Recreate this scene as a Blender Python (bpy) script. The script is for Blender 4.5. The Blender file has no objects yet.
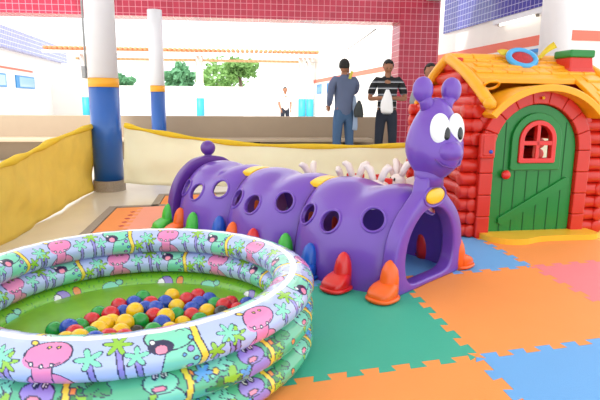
import bpy, bmesh, math, random
import numpy as np
from mathutils import Vector, Matrix
random.seed(7)
PI = math.pi
S = bpy.context.scene
COL = S.collection

# ------------------------------------------------------------------ camera, sky, sun, exposure
FPX, PITCH, ROLL, CAMH = 520.0, math.atan(98/520), math.radians(0.5), 1.0
cd = bpy.data.cameras.new('camera'); cam = bpy.data.objects.new('camera', cd); COL.objects.link(cam)
cd.sensor_width = 36; cd.lens = FPX/600*36; cd.clip_end = 300
MC = Matrix.Rotation(PI/2-PITCH, 4, 'X') @ Matrix.Rotation(ROLL, 4, 'Z')
cam.matrix_world = Matrix.Translation((0, 0, CAMH)) @ MC
S.camera = cam
W = bpy.data.worlds.new('sky'); S.world = W; W.use_nodes = True
W.node_tree.nodes['Background'].inputs[0].default_value = (0.93, 0.97, 1.0, 1)
W.node_tree.nodes['Background'].inputs[1].default_value = 1.45
sd = bpy.data.lights.new('sun', 'SUN'); sd.energy = 4.0; sd.angle = math.radians(3); sd.color = (1, .97, .92)
so = bpy.data.objects.new('sun', sd); COL.objects.link(so)
so.rotation_euler = Vector((0.35, 0.55, -0.95)).to_track_quat('-Z', 'Y').to_euler()
S.view_settings.view_transform = 'Standard'; S.view_settings.look = 'None'
S.view_settings.gamma = 1; S.view_settings.use_curve_mapping = False
S.view_settings.exposure = 0.42

# ------------------------------------------------------------------ helpers
def G(px, py, z=0.0):
    r = MC.to_3x3() @ Vector(((px-300)/FPX, (200-py)/FPX, -1)); t = (z-CAMH)/r.z
    return Vector((r.x*t, r.y*t, z))
def D(px, py, Y):
    r = MC.to_3x3() @ Vector(((px-300)/FPX, (200-py)/FPX, -1)); t = Y/r.y
    return Vector((r.x*t, Y, CAMH+r.z*t))
def lin(c): return c/12.92 if c <= .04045 else ((c+.055)/1.055)**2.4
def hx(h): return tuple(lin(int(h[i:i+2], 16)/255) for i in (0, 2, 4))
MATS = {}
def mat(name, col, rough=.5, coat=0, bump=0, bscale=40, var=0, vscale=6, metal=0, spec=.5, emit=0, trans=0, attr=False, alpha=1):
    if name in MATS: return MATS[name]
    m = bpy.data.materials.new(name); m.use_nodes = True; MATS[name] = m
    nt = m.node_tree; n = nt.nodes; b = n['Principled BSDF']
    c = hx(col) if isinstance(col, str) else col
    b.inputs['Base Color'].default_value = (*c, 1); b.inputs['Roughness'].default_value = rough
    b.inputs['Metallic'].default_value = metal; b.inputs['Coat Weight'].default_value = coat
    b.inputs['Specular IOR Level'].default_value = spec; b.inputs['Coat Roughness'].default_value = .08
    b.inputs['Alpha'].default_value = alpha
    if emit: b.inputs['Emission Color'].default_value = (*c, 1); b.inputs['Emission Strength'].default_value = emit
    tc = n.new('ShaderNodeTexCoord')
    if var:
        t = n.new('ShaderNodeTexNoise'); t.inputs['Scale'].default_value = vscale; t.inputs['Detail'].default_value = 4
        nt.links.new(tc.outputs['Object'], t.inputs['Vector'])
        mx = n.new('ShaderNodeMix'); mx.data_type = 'RGBA'
        mx.inputs['A'].default_value = (*[x*(1-var) for x in c], 1); mx.inputs['B'].default_value = (*[min(1, x*(1+var)) for x in c], 1)
        nt.links.new(t.outputs[0], mx.inputs['Factor']); nt.links.new(mx.outputs['Result'], b.inputs['Base Color'])
    if attr:
        a = n.new('ShaderNodeAttribute'); a.attribute_name = 'print'; nt.links.new(a.outputs['Color'], b.inputs['Base Color'])
    if bump:
        t = n.new('ShaderNodeTexNoise'); t.inputs['Scale'].default_value = bscale
        nt.links.new(tc.outputs['Object'], t.inputs['Vector'])
        bp = n.new('ShaderNodeBump'); bp.inputs['Strength'].default_value = bump; bp.inputs['Distance'].default_value = .01
        nt.links.new(t.outputs[0], bp.inputs['Height']); nt.links.new(bp.outputs[0], b.inputs['Normal'])
    if trans:
        tr = n.new('ShaderNodeBsdfTranslucent'); ms = n.new('ShaderNodeMixShader'); ms.inputs[0].default_value = trans
        src = b.inputs['Base Color'].links[0].from_socket if b.inputs['Base Color'].links else None
        if src: nt.links.new(src, tr.inputs[0])
        else: tr.inputs[0].default_value = (*c, 1)
        nt.links.new(b.outputs[0], ms.inputs[1]); nt.links.new(tr.outputs[0], ms.inputs[2])
        nt.links.new(ms.outputs[0], n['Material Output'].inputs[0])
    return m
def tilemat(name, col, grout, size=.1, axis=0, gw=.045, rough=.25):
    """square glazed tiles on a vertical wall; axis 0: local x-z, 1: local y-z"""
    if name in MATS: return MATS[name]
    m = bpy.data.materials.new(name); m.use_nodes = True; MATS[name] = m
    nt = m.node_tree; n = nt.nodes; b = n['Principled BSDF']; b.inputs['Roughness'].default_value = rough
    tc = n.new('ShaderNodeTexCoord'); sp = n.new('ShaderNodeSeparateXYZ'); nt.links.new(tc.outputs['Object'], sp.inputs[0])
    cb = n.new('ShaderNodeCombineXYZ'); nt.links.new(sp.outputs[axis], cb.inputs[0]); nt.links.new(sp.outputs[2], cb.inputs[1])
    br = n.new('ShaderNodeTexBrick'); nt.links.new(cb.outputs[0], br.inputs['Vector'])
    br.offset = 0; br.inputs['Scale'].default_value = 1/size; br.inputs['Brick Width'].default_value = 1; br.inputs['Row Height'].default_value = 1
    br.inputs['Mortar Size'].default_value = gw; br.inputs['Mortar Smooth'].default_value = .1
    c = hx(col); br.inputs['Color1'].default_value = (*c, 1); br.inputs['Color2'].default_value = (*[x*.82 for x in c], 1)
    br.inputs['Mortar'].default_value = (*hx(grout), 1)
    nt.links.new(br.outputs['Color'], b.inputs['Base Color'])
    return m

def link(name, me, m=None, parent=None, loc=None, rot=None, smooth=False, bevel=0, seg=2):
    o = bpy.data.objects.new(name, me); COL.objects.link(o)
    if m is not None:
        for x in (m if isinstance(m, (list, tuple)) else [m]): me.materials.append(x)
    if parent is not None: o.parent = parent
    if loc is not None: o.location = loc
    if rot is not None: o.rotation_euler = rot
    if smooth: me.polygons.foreach_set('use_smooth', [True]*len(me.polygons))
    if bevel:
        md = o.modifiers.new('bevel', 'BEVEL'); md.width = bevel; md.segments = seg; md.limit_method = 'ANGLE'; md.harden_normals = False
    return o
def obj(name, bm, m=None, parent=None, loc=None, rot=None, smooth=False, bevel=0, seg=2, fix=True):
    if fix: bmesh.ops.recalc_face_normals(bm, faces=bm.faces[:])
    me = bpy.data.meshes.new(name); bm.to_mesh(me); bm.free()
    return link(name, me, m, parent, loc, rot, smooth, bevel, seg)
def empty(name, loc=(0, 0, 0), rz=0):
    o = bpy.data.objects.new(name, None); COL.objects.link(o); o.location = loc; o.rotation_euler = (0, 0, rz)
    o.empty_display_size = .1
    return o
def tag(o, label=None, cat=None, group=None, kind=None):
    if label: o['label'] = label
    if cat: o['category'] = cat
    if group: o['group'] = group
    if kind: o['kind'] = kind
    return o
def struct(o, label=None): o['kind'] = 'structure'; return o
def box(bm, x0, x1, y0, y1, z0, z1, M=None):
    vs = [bm.verts.new((x, y, z)) for x in (x0, x1) for y in (y0, y1) for z in (z0, z1)]
    for f in ((0, 1, 3, 2), (4, 6, 7, 5), (0, 4, 5, 1), (2, 3, 7, 6), (0, 2, 6, 4), (1, 5, 7, 3)): bm.faces.new([vs[i] for i in f])
    if M is not None: bmesh.ops.transform(bm, matrix=M, verts=vs)
    return vs
def loft(bm, rings, cap=True, closed=True):
    """rings: lists of equally many points"""
    R = [[bm.verts.new(p) for p in r] for r in rings]; n = len(R[0])
    for a, b in zip(R, R[1:]):
        for i in range(n if closed else n-1):
            j = (i+1) % n
            bm.faces.new((a[i], a[j], b[j], b[i]))
    if cap and closed:
        bm.faces.new(R[0]); bm.faces.new(R[-1])
    return R
def lathe(bm, prof, n=32, M=None, cap=True):
    """prof: (radius, z)"""
    rings = [[Vector((r*math.cos(2*PI*i/n), r*math.sin(2*PI*i/n), z)) for i in range(n)] for r, z in prof]
    if M is not None: rings = [[M @ p for p in r] for r in rings]
    return loft(bm, rings, cap)
def sphere(bm, c, r, n=24, m=14, M=None, f=None):
    """ellipsoid; r = scalar or 3-tuple; f optional point deform on the unit sphere"""
    if not isinstance(r, (tuple, list)): r = (r, r, r)
    rings = []
    for j in range(1, m):
        t = PI*j/m; rings.append([Vector((math.sin(t)*math.cos(2*PI*i/n), math.sin(t)*math.sin(2*PI*i/n), math.cos(t))) for i in range(n)])
    top, bot = Vector((0, 0, 1)), Vector((0, 0, -1))
    def T(p):
        q = f(p) if f else p
        q = Vector((q.x*r[0], q.y*r[1], q.z*r[2]))
        if M is not None: q = M @ q
        return q + Vector(c)
    R = [[bm.verts.new(T(p)) for p in rr] for rr in rings]
    vt, vb = bm.verts.new(T(top)), bm.verts.new(T(bot))
    for a, b in zip(R, R[1:]):
        for i in range(n): bm.faces.new((a[i], a[(i+1) % n], b[(i+1) % n], b[i]))
    for i in range(n):
        bm.faces.new((vt, R[0][(i+1) % n], R[0][i])); bm.faces.new((vb, R[-1][i], R[-1][(i+1) % n]))
def tube(bm, pts, r, n=10, closed=False):
    pts = [Vector(p) for p in pts]; N = len(pts); rs = r if isinstance(r, (list, tuple)) else [r]*N
    rings = []; up = Vector((0, 0, 1)); prev = None
    for i, p in enumerate(pts):
        if closed: t = pts[(i+1) % N]-pts[i-1]
        else: t = pts[min(i+1, N-1)]-pts[max(i-1, 0)]
        t.normalize()
        if prev is None:
            a = t.cross(up)
            if a.length < .1: a = t.cross(Vector((1, 0, 0)))
        else: a = prev - t*prev.dot(t)
        a.normalize(); prev = a; b = t.cross(a)
        rings.append([p+(a*math.cos(2*PI*k/n)+b*math.sin(2*PI*k/n))*rs[i] for k in range(n)])
    if closed: rings.append(rings[0])
    R = loft(bm, rings, cap=not closed)
    if closed: bmesh.ops.remove_doubles(bm, verts=[v for r_ in (R[0], R[-1]) for v in r_], dist=1e-6)
def prism(bm, pts, z0, z1, M=None):
    """vertical extrusion of a 2D outline"""
    a = [bm.verts.new((p[0], p[1], z0)) for p in pts]; b = [bm.verts.new((p[0], p[1], z1)) for p in pts]
    n = len(pts)
    for i in range(n): bm.faces.new((a[i], a[(i+1) % n], b[(i+1) % n], b[i]))
    from mathutils.geometry import tessellate_polygon
    for t in tessellate_polygon([[Vector((p[0], p[1], 0)) for p in pts]]):
        for w_ in (a, b):
            try: bm.faces.new([w_[q] for q in t])
            except ValueError: pass
    if M is not None: bmesh.ops.transform(bm, matrix=M, verts=a+b)
def ringplate(bm, outer, inner, t, M):
    """plate between two matched closed outlines, thickness t along local y (x,z outline)"""
    n = len(outer)
    V = {}
    for k, (o, y) in enumerate(((outer, -t/2), (inner, -t/2), (inner, t/2), (outer, t/2))):
        V[k] = [bm.verts.new(M @ Vector((p[0], y, p[1]))) for p in o]
    for k in range(4):
        a, b = V[k], V[(k+1) % 4]
        for i in range(n): bm.faces.new((a[i], a[(i+1) % n], b[(i+1) % n], b[i]))
def evalmesh(o):
    dg = bpy.context.evaluated_depsgraph_get(); dg.update()
    me = bpy.data.meshes.new_from_object(o.evaluated_get(dg)); return me
def frame(xa, origin):
    """matrix with local x along xa (2D), z up"""
    x = Vector((xa[0], xa[1], 0)).normalized(); z = Vector((0, 0, 1)); y = z.cross(x)
    M = Matrix((x, y, z)).transposed().to_4x4(); M.translation = Vector(origin); return M
def smoothcurve(pts, n=6, closed=False):
    P = [Vector(p) for p in pts]; N = len(P); out = []
    rng = range(N if closed else N-1)
    for i in rng:
        p0 = P[(i-1) % N] if closed or i > 0 else P[0]; p1 = P[i]; p2 = P[(i+1) % N]; p3 = P[(i+2) % N] if closed or i+2 < N else P[-1]
        for k in range(n):
            t = k/n
            out.append(.5*((2*p1)+(-p0+p2)*t+(2*p0-5*p1+4*p2-p3)*t*t+(-p0+3*p1-3*p2+p3)*t**3))
    if not closed: out.append(P[-1])
    return out

U2 = Vector((.985, .172, 0)).normalized(); V2 = Vector((-.172, .985, 0)).normalized()
RZ = math.atan2(U2.y, U2.x)

# ------------------------------------------------------------------ materials
m_white = mat('white_paint', 'e4e6ee', .5, var=.03)
m_wall = mat('wall_paint', 'efece8', .7, var=.04)
m_blue = mat('blue_gloss_paint', '1659ae', .3, coat=.3, var=.06)
m_yel = mat('yellow_band_paint', 'f0a92a', .4)
m_gran = mat('granite', '9c8f82', .6, var=.35, vscale=90)
m_brown = mat('parapet_paint', 'a8957f', .6, var=.04)
m_dark = mat('dark_recess', '3a3634', .8)
m_purp = mat('purple_plastic', '6e44b0', .28, coat=.25, var=.04)
m_purp2 = mat('plum_plastic', '5f2f8e', .35, coat=.2)
m_red = mat('red_plastic', 'dc1f1c', .3, coat=.3)
m_hred = mat('house_red_plastic', 'cf2616', .36, coat=.15, var=.05, vscale=9)
m_or = mat('orange_plastic', 'f2620f', .35, coat=.2)
m_green = mat('green_plastic', '3fb83a', .35, coat=.2)
m_dgreen = mat('door_green_plastic', '0f7f2e', .38, coat=.15, var=.05)
m_cyan = mat('blue_plastic', '1457c0', .35, coat=.2)
m_hyel = mat('roof_yellow_plastic', 'f5a80f', .4, coat=.12, var=.05)
m_yplas = mat('yellow_plastic', 'f7c316', .35, coat=.2)
m_rab = mat('rabbit_white_plastic', 'efe2e0', .45)
m_blk = mat('black_gloss', '0b0b0d', .2, coat=.5)
m_eye = mat('eye_white', 'f4f4f8', .2, coat=.4)

# ------------------------------------------------------------------ setting
bm = bmesh.new(); box(bm, -6.5, 7, -1.5, 9.0, -.12, 0)
o = struct(obj('floor', bm, mat('polished_concrete', 'e3dacb', .28, var=.10, vscale=3, coat=.15), rot=(0, 0, RZ*.0)))
bm = bmesh.new(); box(bm, -30, 30, -1.5, 60, -.35, -.125)
struct(obj('ground', bm, mat('courtyard_ground', 'd9d2c4', .8, var=.1)))
bm = bmesh.new(); box(bm, -4.4, 3.3, -4.5, 8.4, 4.6, 4.8)
struct(obj('unseen_shade_ceiling', bm, mat('shade_ceiling_paint', 'e8e6e2', .8)))  # unseen slab added and sized to keep sun off and darken the play area

# rear parapet wall and its bench: local frame along U2
PO = D(0, 116, 8.75); PO.z = 0
WL = math.radians(6.2)
def wallframe(): return dict(loc=PO, rot=(0, 0, WL))
bm = bmesh.new(); box(bm, -2.5, 7.4, 0, .18, -.12, .745)
struct(obj('wall_back', bm, m_brown, **wallframe(), bevel=.01))
bm = bmesh.new(); box(bm, -2.5, 6.25, -.42, 0, .33, .385)
obj('bench_seat', bm, mat('bench_concrete', 'b9a78f', .45), **wallframe(), bevel=.01)
tag(bpy.data.objects['bench_seat'], 'long low brown concrete bench along the foot of the parapet', 'bench')
for k in range(6):
    bm = bmesh.new(); box(bm, -2.2+k*1.6, -2.1+k*1.6, -.36, -.01, 0, .33); obj('bench_leg', bm, m_dark, parent=bpy.data.objects['bench_seat'])
# red tiled beam and pillar
m_rt = tilemat('red_tiles', 'bd2c49', 'd98a9a', .1, 0)
bm = bmesh.new(); box(bm, -2.5, 6.75, -.12, .3, 2.36, 2.76)
struct(obj('trim_1', bm, m_rt, **wallframe()))
bm = bmesh.new(); box(bm, 6.72, 7.42, -.14, .34, 0, 4.6)
struct(obj('wall_pillar', bm, m_rt, **wallframe()))
bm = bmesh.new(); box(bm, 7.16, 7.4, -6.5, -.15, 2.72, 3.1)
struct(obj('trim_2', bm, mat('beige_beam', 'b5aea2', .7), loc=PO, rot=(0, 0, WL)))

# side building wall on the right, running away along V2
SO = Vector((3.5, 7.2, 0))
def sb(bm, t0, t1, d0, d1, z0, z1): box(bm, d0, d1, t0, t1, z0, z1)
side = dict(loc=SO, rot=(0, 0, RZ))
bm = bmesh.new(); sb(bm, 0, 17, 0, .25, -.12, 4.2)
struct(obj('wall_right', bm, m_wall, **side))
bm = bmesh.new(); sb(bm, -.0, 17, -.012, 0, 1.83, 1.97); box(bm, -.012, 3, -.012, 0, 1.84, 1.97)
struct(obj('trim_3', bm, mat('salmon_stripe', 'e2735f', .6), **side))
bm = bmesh.new(); sb(bm, -.02, 3.7, -.03, 0, 2.36, 4.2)
struct(obj('trim_4', bm, tilemat('violet_tiles', '4b4aa6', 'b9bce0', .1, 1), **side))
bm = bmesh.new(); box(bm, .25, 3.5, 0, .25, -.12, 4.2)
struct(obj('wall_front_right', bm, m_wall, **side))
def blue_window(name, t0, t1, z0, z1):
    bm = bmesh.new()
    for a, b, c, e in ((t0, t1, z0, z0+.05), (t0, t1, z1-.05, z1), (t0, t0+.05, z0, z1), (t1-.05, t1, z0, z1), ((t0+t1)/2-.02, (t0+t1)/2+.02, z0, z1)):
        sb(bm, a, b, -.04, 0, c, e)
    w = struct(obj(name, bm, mat('window_blue', '2e86cf', .4), **side))
    bm = bmesh.new(); sb(bm, t0+.04, t1-.04, -.015, 0, z0+.04, z1-.04)
    obj('glass', bm, mat('window_glass', '8fb6cf', .1), parent=w)
blue_window('window_1', .3, 1.5, 1.1, 1.78); blue_window('window_2', 13.2, 14.2, 1.35, 1.75); blue_window('window_3', 15.3, 16.2, 1.35, 1.75)
# fluorescent lamp on that wall
lp = tag(empty('wall_lamp', SO+U2*-.03+V2*.95+Vector((0, 0, 2.26)), RZ), 'fluorescent tube lamp on the white wall under the violet tiles', 'lamp')
bm = bmesh.new(); box(bm, -.07, 0.02, -.55, .75, -.01, .06); obj('housing', bm, m_white, lp, bevel=.01)
bm = bmesh.new(); tube(bm, [(-.05, -.38, -.028), (-.05, .55, -.028)], .018); obj('lamp_tube', bm, mat('tube_glow', 'fff8ea', .4, emit=2.0), lp, smooth=True)
for y in (-.42, .57):
    bm = bmesh.new(); box(bm, -.07, -.03, y-.02, y+.02, -.045, -.01); obj('socket', bm, mat('socket_grey', '8c8780', .5), lp)

# columns
def column(name, base, r, lean, label, cuff=True, top=4.6):
    e = tag(empty(name, base), label, 'column')
    def seg(nm, z0, z1, rr, m):
        bm = bmesh.new(); lathe(bm, [(rr, z0), (rr, z1)], 40); return obj(nm, bm, m, e, smooth=False)
    for o_ in (seg('shaft', 1.235, top, r, m_white), seg('painted_base', .12 if cuff else 0, 1.14, r*1.03, m_blue), seg('yellow_band', 1.14, 1.235, r*1.04, m_yel)):
        for p in o_.data.polygons: p.use_smooth = len(p.vertices) == 4
    if cuff: seg('granite_cuff', 0, .12, r*1.12, m_gran)
    return e
B1 = G(110, 190); column('column', B1, .155, 0, 'round white column with blue base, nearest on the left, yellow cloth tied to it')
c2 = G(160.5, 160); c2 = Vector((c2.x*8.45/c2.y, 8.45, 0)); column('column', c2, .112, 0, 'thin white and blue column behind the yellow cloth, before the parapet', False, 2.38)
c3 = Vector((D(557, 20, 6.5).x, 6.5, 0)); column('column', c3, .175, 0, 'thick white column rising behind the red toy chimney', False)
# conduit on first column
cn = tag(empty('electrical_conduit', B1), 'thin grey conduit with switch box up the left side of the nearest column', 'conduit')
bm = bmesh.new(); tube(bm, [(-.172, -.03, 1.34), (-.172, -.03, 4.5)], .011); obj('pipe', bm, mat('conduit_grey', '9d9fa2', .5), cn, smooth=True)
bm = bmesh.new(); box(bm, -.21, -.168, -.06, .0, 1.23, 1.36); obj('switch_box', bm, MATS['conduit_grey'], cn, bevel=.006)

# ------------------------------------------------------------------ exterior
def far_x(px, Y): return D(px, 100, Y).x
LO = Vector((far_x(-3, 20), 20, 0))
left = dict(loc=LO, rot=(0, 0, RZ))
bd = tag(empty('school_building', LO, RZ), 'white courtyard building with violet tiled upper band and blue windows', 'building')
bm = bmesh.new(); box(bm, -4, 0, -8, 9.5, -.12, 3.0); obj('wall', bm, mat('far_white', 'f2efec', .8), bd)
bm = bmesh.new(); box(bm, 0, .02, -8, 4.4, 2.2, 2.28); obj('stripe', bm, MATS['salmon_stripe'], bd)
bm = bmesh.new(); box(bm, 0.0, .3, -8, 9.5, 2.95, 3.75); obj('tiled_band', bm, tilemat('pale_violet_tiles', '8a8ccb', 'e4e4f4', .18, 1), bd)
def t_at(px, O, d): k = D(px, 100, 1).x; return (k*O.y-O.x)/(d.x-k*d.y)
for pa_, pb_ in ((-12, 7), (17, 35)):
    y, y2 = t_at(pa_, LO, V2), t_at(pb_, LO, V2)
    bm = bmesh.new(); box(bm, 0, .05, y, y2, 1.48, 2.0); f_ = obj('window', bm, mat('window_blue2', '2f8fd6', .4), bd)
    bm = bmesh.new(); box(bm, .04, .06, y+.35, y2-.12, 1.54, 1.94); obj('pane', bm, mat('pane_pale', 'a9cfe6', .15), f_)
# covered walkway
WA = D(45, 45, 22.0)
wk = tag(empty('covered_walkway', (WA.x, 22, 0), math.radians(5.5)), 'covered walkway with clay tile roof edge across the courtyard', 'walkway')
m_clay = mat('clay_tiles', 'd98f62', .8, var=.2, vscale=5)
bm = bmesh.new()
for k in range(57):
    x = k*.2; tube(bm, [(x, -.1, 3.10), (x, 1.3, 3.18)], .075, 8)
obj('tile_roof', bm, m_clay, wk, smooth=True)
bm = bmesh.new(); box(bm, -.1, 11.3, -.15, .0, 2.9, 3.0); obj('fascia', bm, mat('fascia_white', 'f6f2ee', .8), wk)
bm = bmesh.new(); box(bm, 1, 11.1, .5, .65, 2.68, 2.78); obj('tie_beam', bm, mat('tan_beam', 'c8a77c', .8), wk)
m_teal = mat('teal_paint', '35a9c4', .5)
for x in (1.35, 1.75, 6.15, 10.6, 10.95):
    bm = bmesh.new(); lathe(bm, [(.16, 1.1), (.16, 2.9)], 16); p_ = obj('post', bm, MATS['fascia_white'], wk, loc=(x, .45, 0), smooth=True)
    bm = bmesh.new(); lathe(bm, [(.17, -.12), (.17, 1.12)], 16); obj('teal_base', bm, m_teal, p_, smooth=True)
# boundary wall with gates
bw = tag(empty('boundary_wall', (WA.x-4, 27, 0), math.radians(3)), 'pale boundary wall with garage gates behind the walkway', 'wall')
bm = bmesh.new(); box(bm, 0, 18, 0, .2, -.12, 1.75); obj('wall', bm, MATS['far_white'], bw)
m_gate = mat('gate_pale', 'cfcac6', .6)
for x, w_ in ((9.4, 2.0), (12.1, 1.4), (14.7, 1.6)):
    bm = bmesh.new(); box(bm, x, x+w_, -.08, 0, 0, 1.35)
    for k in range(8): box(bm, x+.05, x+w_-.05, -.1, -.08, .08+k*.16, .12+k*.16)
    obj('gate', bm, m_gate, bw)
# trees
def tree(px, py, Y, r, label, seed):
    rnd = random.Random(seed); c = D(px, py, Y)
    t = tag(empty('tree', (c.x, Y, -.12)), label, 'tree', 'trees beyond the boundary wall')
    bm = bmesh.new(); tube(bm, [(0, 0, 0), (.1, 0, c.z*.5), (-.05, 0, c.z)], [.18, .13, .07]); obj('trunk', bm, mat('bark', '7b6a58', .9), t, smooth=True)
    bm = bmesh.new()
    for k in range(900):
        v = Vector((rnd.gauss(0, 1), rnd.gauss(0, 1), rnd.gauss(0, 1))).normalized()*(rnd.random()**.4)
        lob = 1+.25*math.sin(5*v.x+seed)+.2*math.sin(7*v.z)
        p = Vector((v.x*r*1.15*lob, v.y*r*lob, c.z+.12+v.z*r*.8*lob)); a = Vector((rnd.gauss(0, 1), rnd.gauss(0, 1), rnd.gauss(0, 1))).normalized()
        b = a.orthogonal().normalized(); s = .2
        vs = [bm.verts.new(p+q) for q in (a*s, b*s*.5, -a*s, -b*s*.5)]; bm.faces.new(vs)
    obj('crown', bm, mat('leaves_'+str(seed % 2), ('7fa860', '6da57a')[seed % 2], .8, var=.3, vscale=2, trans=.35), t, fix=False)
tree(180, 78, 30, .9, 'dark bluish-green small tree left of the white walkway post', 1)
tree(219, 80, 36, 1.7, 'wide light green tree right of the white walkway post', 2)
tree(121, 82, 33, .55, 'small green tree between the two blue and white columns', 3)
tree(240, 68, 30.5, .7, 'thin high green crown behind the wide light green tree', 4)
# cable
bm = bmesh.new(); a_, b_ = D(376, 29, 9.6), D(303, 61, 20)
tube(bm, [a_.lerp(b_, t)-Vector((0, 0, .25*math.sin(PI*t))) for t in [i/12 for i in range(13)]], .012, 6)
tag(obj('overhead_cable', bm, mat('cable_grey', '9a9a9a', .6), smooth=True), 'thin grey cable sagging across the sky above the men', 'cable')

# ------------------------------------------------------------------ foam play mat
MT = .012
P1 = G(476, 357, MT); u = G(525, 266, MT)-G(397, 277, MT); v = G(397, 277, MT)-P1
u.z = v.z = 0; u = u.normalized()*.90; v = v.normalized()*.95
TE = .020
def tooth_edge(A, B, nrm, N=7):
    pts = []
    for k in range(N):
        for f, h in ((0, -1), (.27, -1), (.20, 1), (.80, 1), (.73, -1)):
            if k == 0 and f == 0: continue
            pts.append(A.lerp(B, (k+f)/N)+nrm*TE*h)
    return [A]+pts[:]+([])
def corner(i, j, O=P1, uu=u, vv=v): return O+uu*i+vv*j
un, vn = u.normalized(), v.normalized()
def tile(i, j, m, label, O=P1, w=1, h=1, plain='', uu=u, vv=v):
    a, b, c, d = corner(i, j, O, uu, vv), corner(i+w, j, O, uu, vv), corner(i+w, j+h, O, uu, vv), corner(i, j+h, O, uu, vv)
    def E(A, B, n, key, nt): return [A] if key in plain else tooth_edge(A, B, n, nt)
    nw, nh = max(2, round(7*w)), max(2, round(7*h))
    pts = E(a, b, vn, 'b', nw)
    pts += E(b, c, un, 'r', nh)
    top = E(d, c, vn, 't', nw); pts += [c]+top[:0:-1]
    lf = E(a, d, un, 'l', nh); pts += [d]+lf[:0:-1]
    ctr = (a+c)/2; loc = Vector((ctr.x, ctr.y, 0))
    pts2 = []
    for p in pts:
        q = (p-loc); q = Vector((q.x, q.y, 0))*.9985
        if not pts2 or (q-pts2[-1]).length > 1e-5: pts2.append(q)
    bm = bmesh.new(); prism(bm, pts2, 0, MT)
    return tag(obj('foam_tile', bm, m, loc=loc), label, 'foam mat', 'interlocking foam floor tiles')
def foam(n, c): return mat('foam_'+n, c, .62, bump=.15, bscale=220, var=.03, vscale=5, spec=.35)
f_or, f_gr, f_bl, f_pk, f_ye, f_sa = foam('orange', 'f5964f'), foam('green', '41ab92'), foam('blue', '6ba7e2'), foam('pink', 'ec8088'), foam('yellow', 'f3d75c'), foam('salmon', 'f7a087')
tile(-1, -1, f_or, 'orange foam tile beside the pool at the front edge of the picture', plain='b')
tile(-2, -1, f_bl, 'foam tile under the front of the inflatable pool', plain='bl')
tile(0, -1, f_bl, 'large blue foam tile in the lower right corner', plain='b')
tile(1, -1, f_gr, 'foam tile right of the large blue tile, at the picture edge', plain='br')
tile(-1, 0, f_gr, 'teal green foam tile between the pool and the purple tunnel')
tile(-2, 0, f_or, 'foam tile under the middle of the inflatable pool', plain='l')
tile(0, 0, f_or, 'orange foam tile in front of the tunnel entrance, above the large blue tile')
tile(1, 0, f_pk, 'pink foam tile at the right edge, in front of the yellow doorstep')
tile(-1, 1, f_bl, 'blue foam tile under the middle of the purple tunnel')
tile(0, 1, f_bl, 'blue foam tile between the tunnel entrance and the toy house')
tile(1, 1, f_or, 'orange foam tile under the yellow doorstep of the toy house')
tile(2, 1, f_ye, 'yellow foam tile right of the toy house doorstep', plain='r')
tile(2, 0, f_gr, 'foam tile right of the pink tile', plain='r')
tile(0, 2, f_or, 'orange foam tile behind the tunnel head at the toy house corner', plain='t')
tile(-1, 2, f_or, 'foam tile under the rear of the purple tunnel', plain='tl')
tile(1, 2, f_gr, 'foam tile under the toy house', plain='t')
tile(2, 2, f_pk, 'pink foam tile at the right edge beside the toy house logs', plain='tr')
# left rear group
LC = G(117, 208, MT); RC = corner(-1, 0); 
wl = (corner(-1, 2)-LC).dot(un)
LL = LC-v*1.0
sw = .22/u.length; full = wl/u.length
tile(0, 0, f_or, 'narrow orange foam border strip at the left edge of the mat', O=LL, w=sw, plain='tlb')
tile(sw, 0, f_sa, 'salmon pink foam tile behind the pool, at the mat corner', O=LL, w=full-sw, plain='tr')
tile(0, -1, f_bl, 'blue foam tile peeping out behind the left of the pool', O=LL, w=full, plain='lr')
tile(.42, 1, f_or, 'orange foam tile behind the salmon tile, by the tunnel tail', O=LL, w=full-.42, h=.6, plain='tlbr')
strip = bpy.data.objects['foam_tile.017']
for k in range(5):
    c_ = LL+u*(sw*.80)+v*((k+.55)/7+.12) - strip.location; bm = bmesh.new()
    prism(bm, [(c_.x-.026, c_.y), (c_.x, c_.y-.030), (c_.x+.026, c_.y), (c_.x, c_.y+.030)], MT, MT+.0015)
    obj('tooth_insert', bm, mat('foam_red', 'c8403c', .6), strip)
# granite kerb strips round the mat's rear corner
def kerb(pts, label, w=.07):
    P = [Vector((p.x, p.y, 0)) for p in pts]; bm = bmesh.new()
    for a, b in zip(P, P[1:]):
        t = (b-a).normalized(); n = Vector((-t.y, t.x, 0))
        prism(bm, [a-t*0, b+t*w, b+t*w+n*w, a+n*w], .0, .016)
    tag(obj('edging_strip', bm, m_gran), label, 'kerb')
g1 = LC-un*.01
kerb([LL-v*.9-un*.01, g1], 'speckled granite strip along the left edge of the foam mat')
kerb([g1+vn*.01, LC+un*.37+vn*.01, LC+un*.37+vn*.6, LC+un*1.0+vn*.6], 'speckled granite strip stepping along the rear edge of the foam mat')

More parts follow.
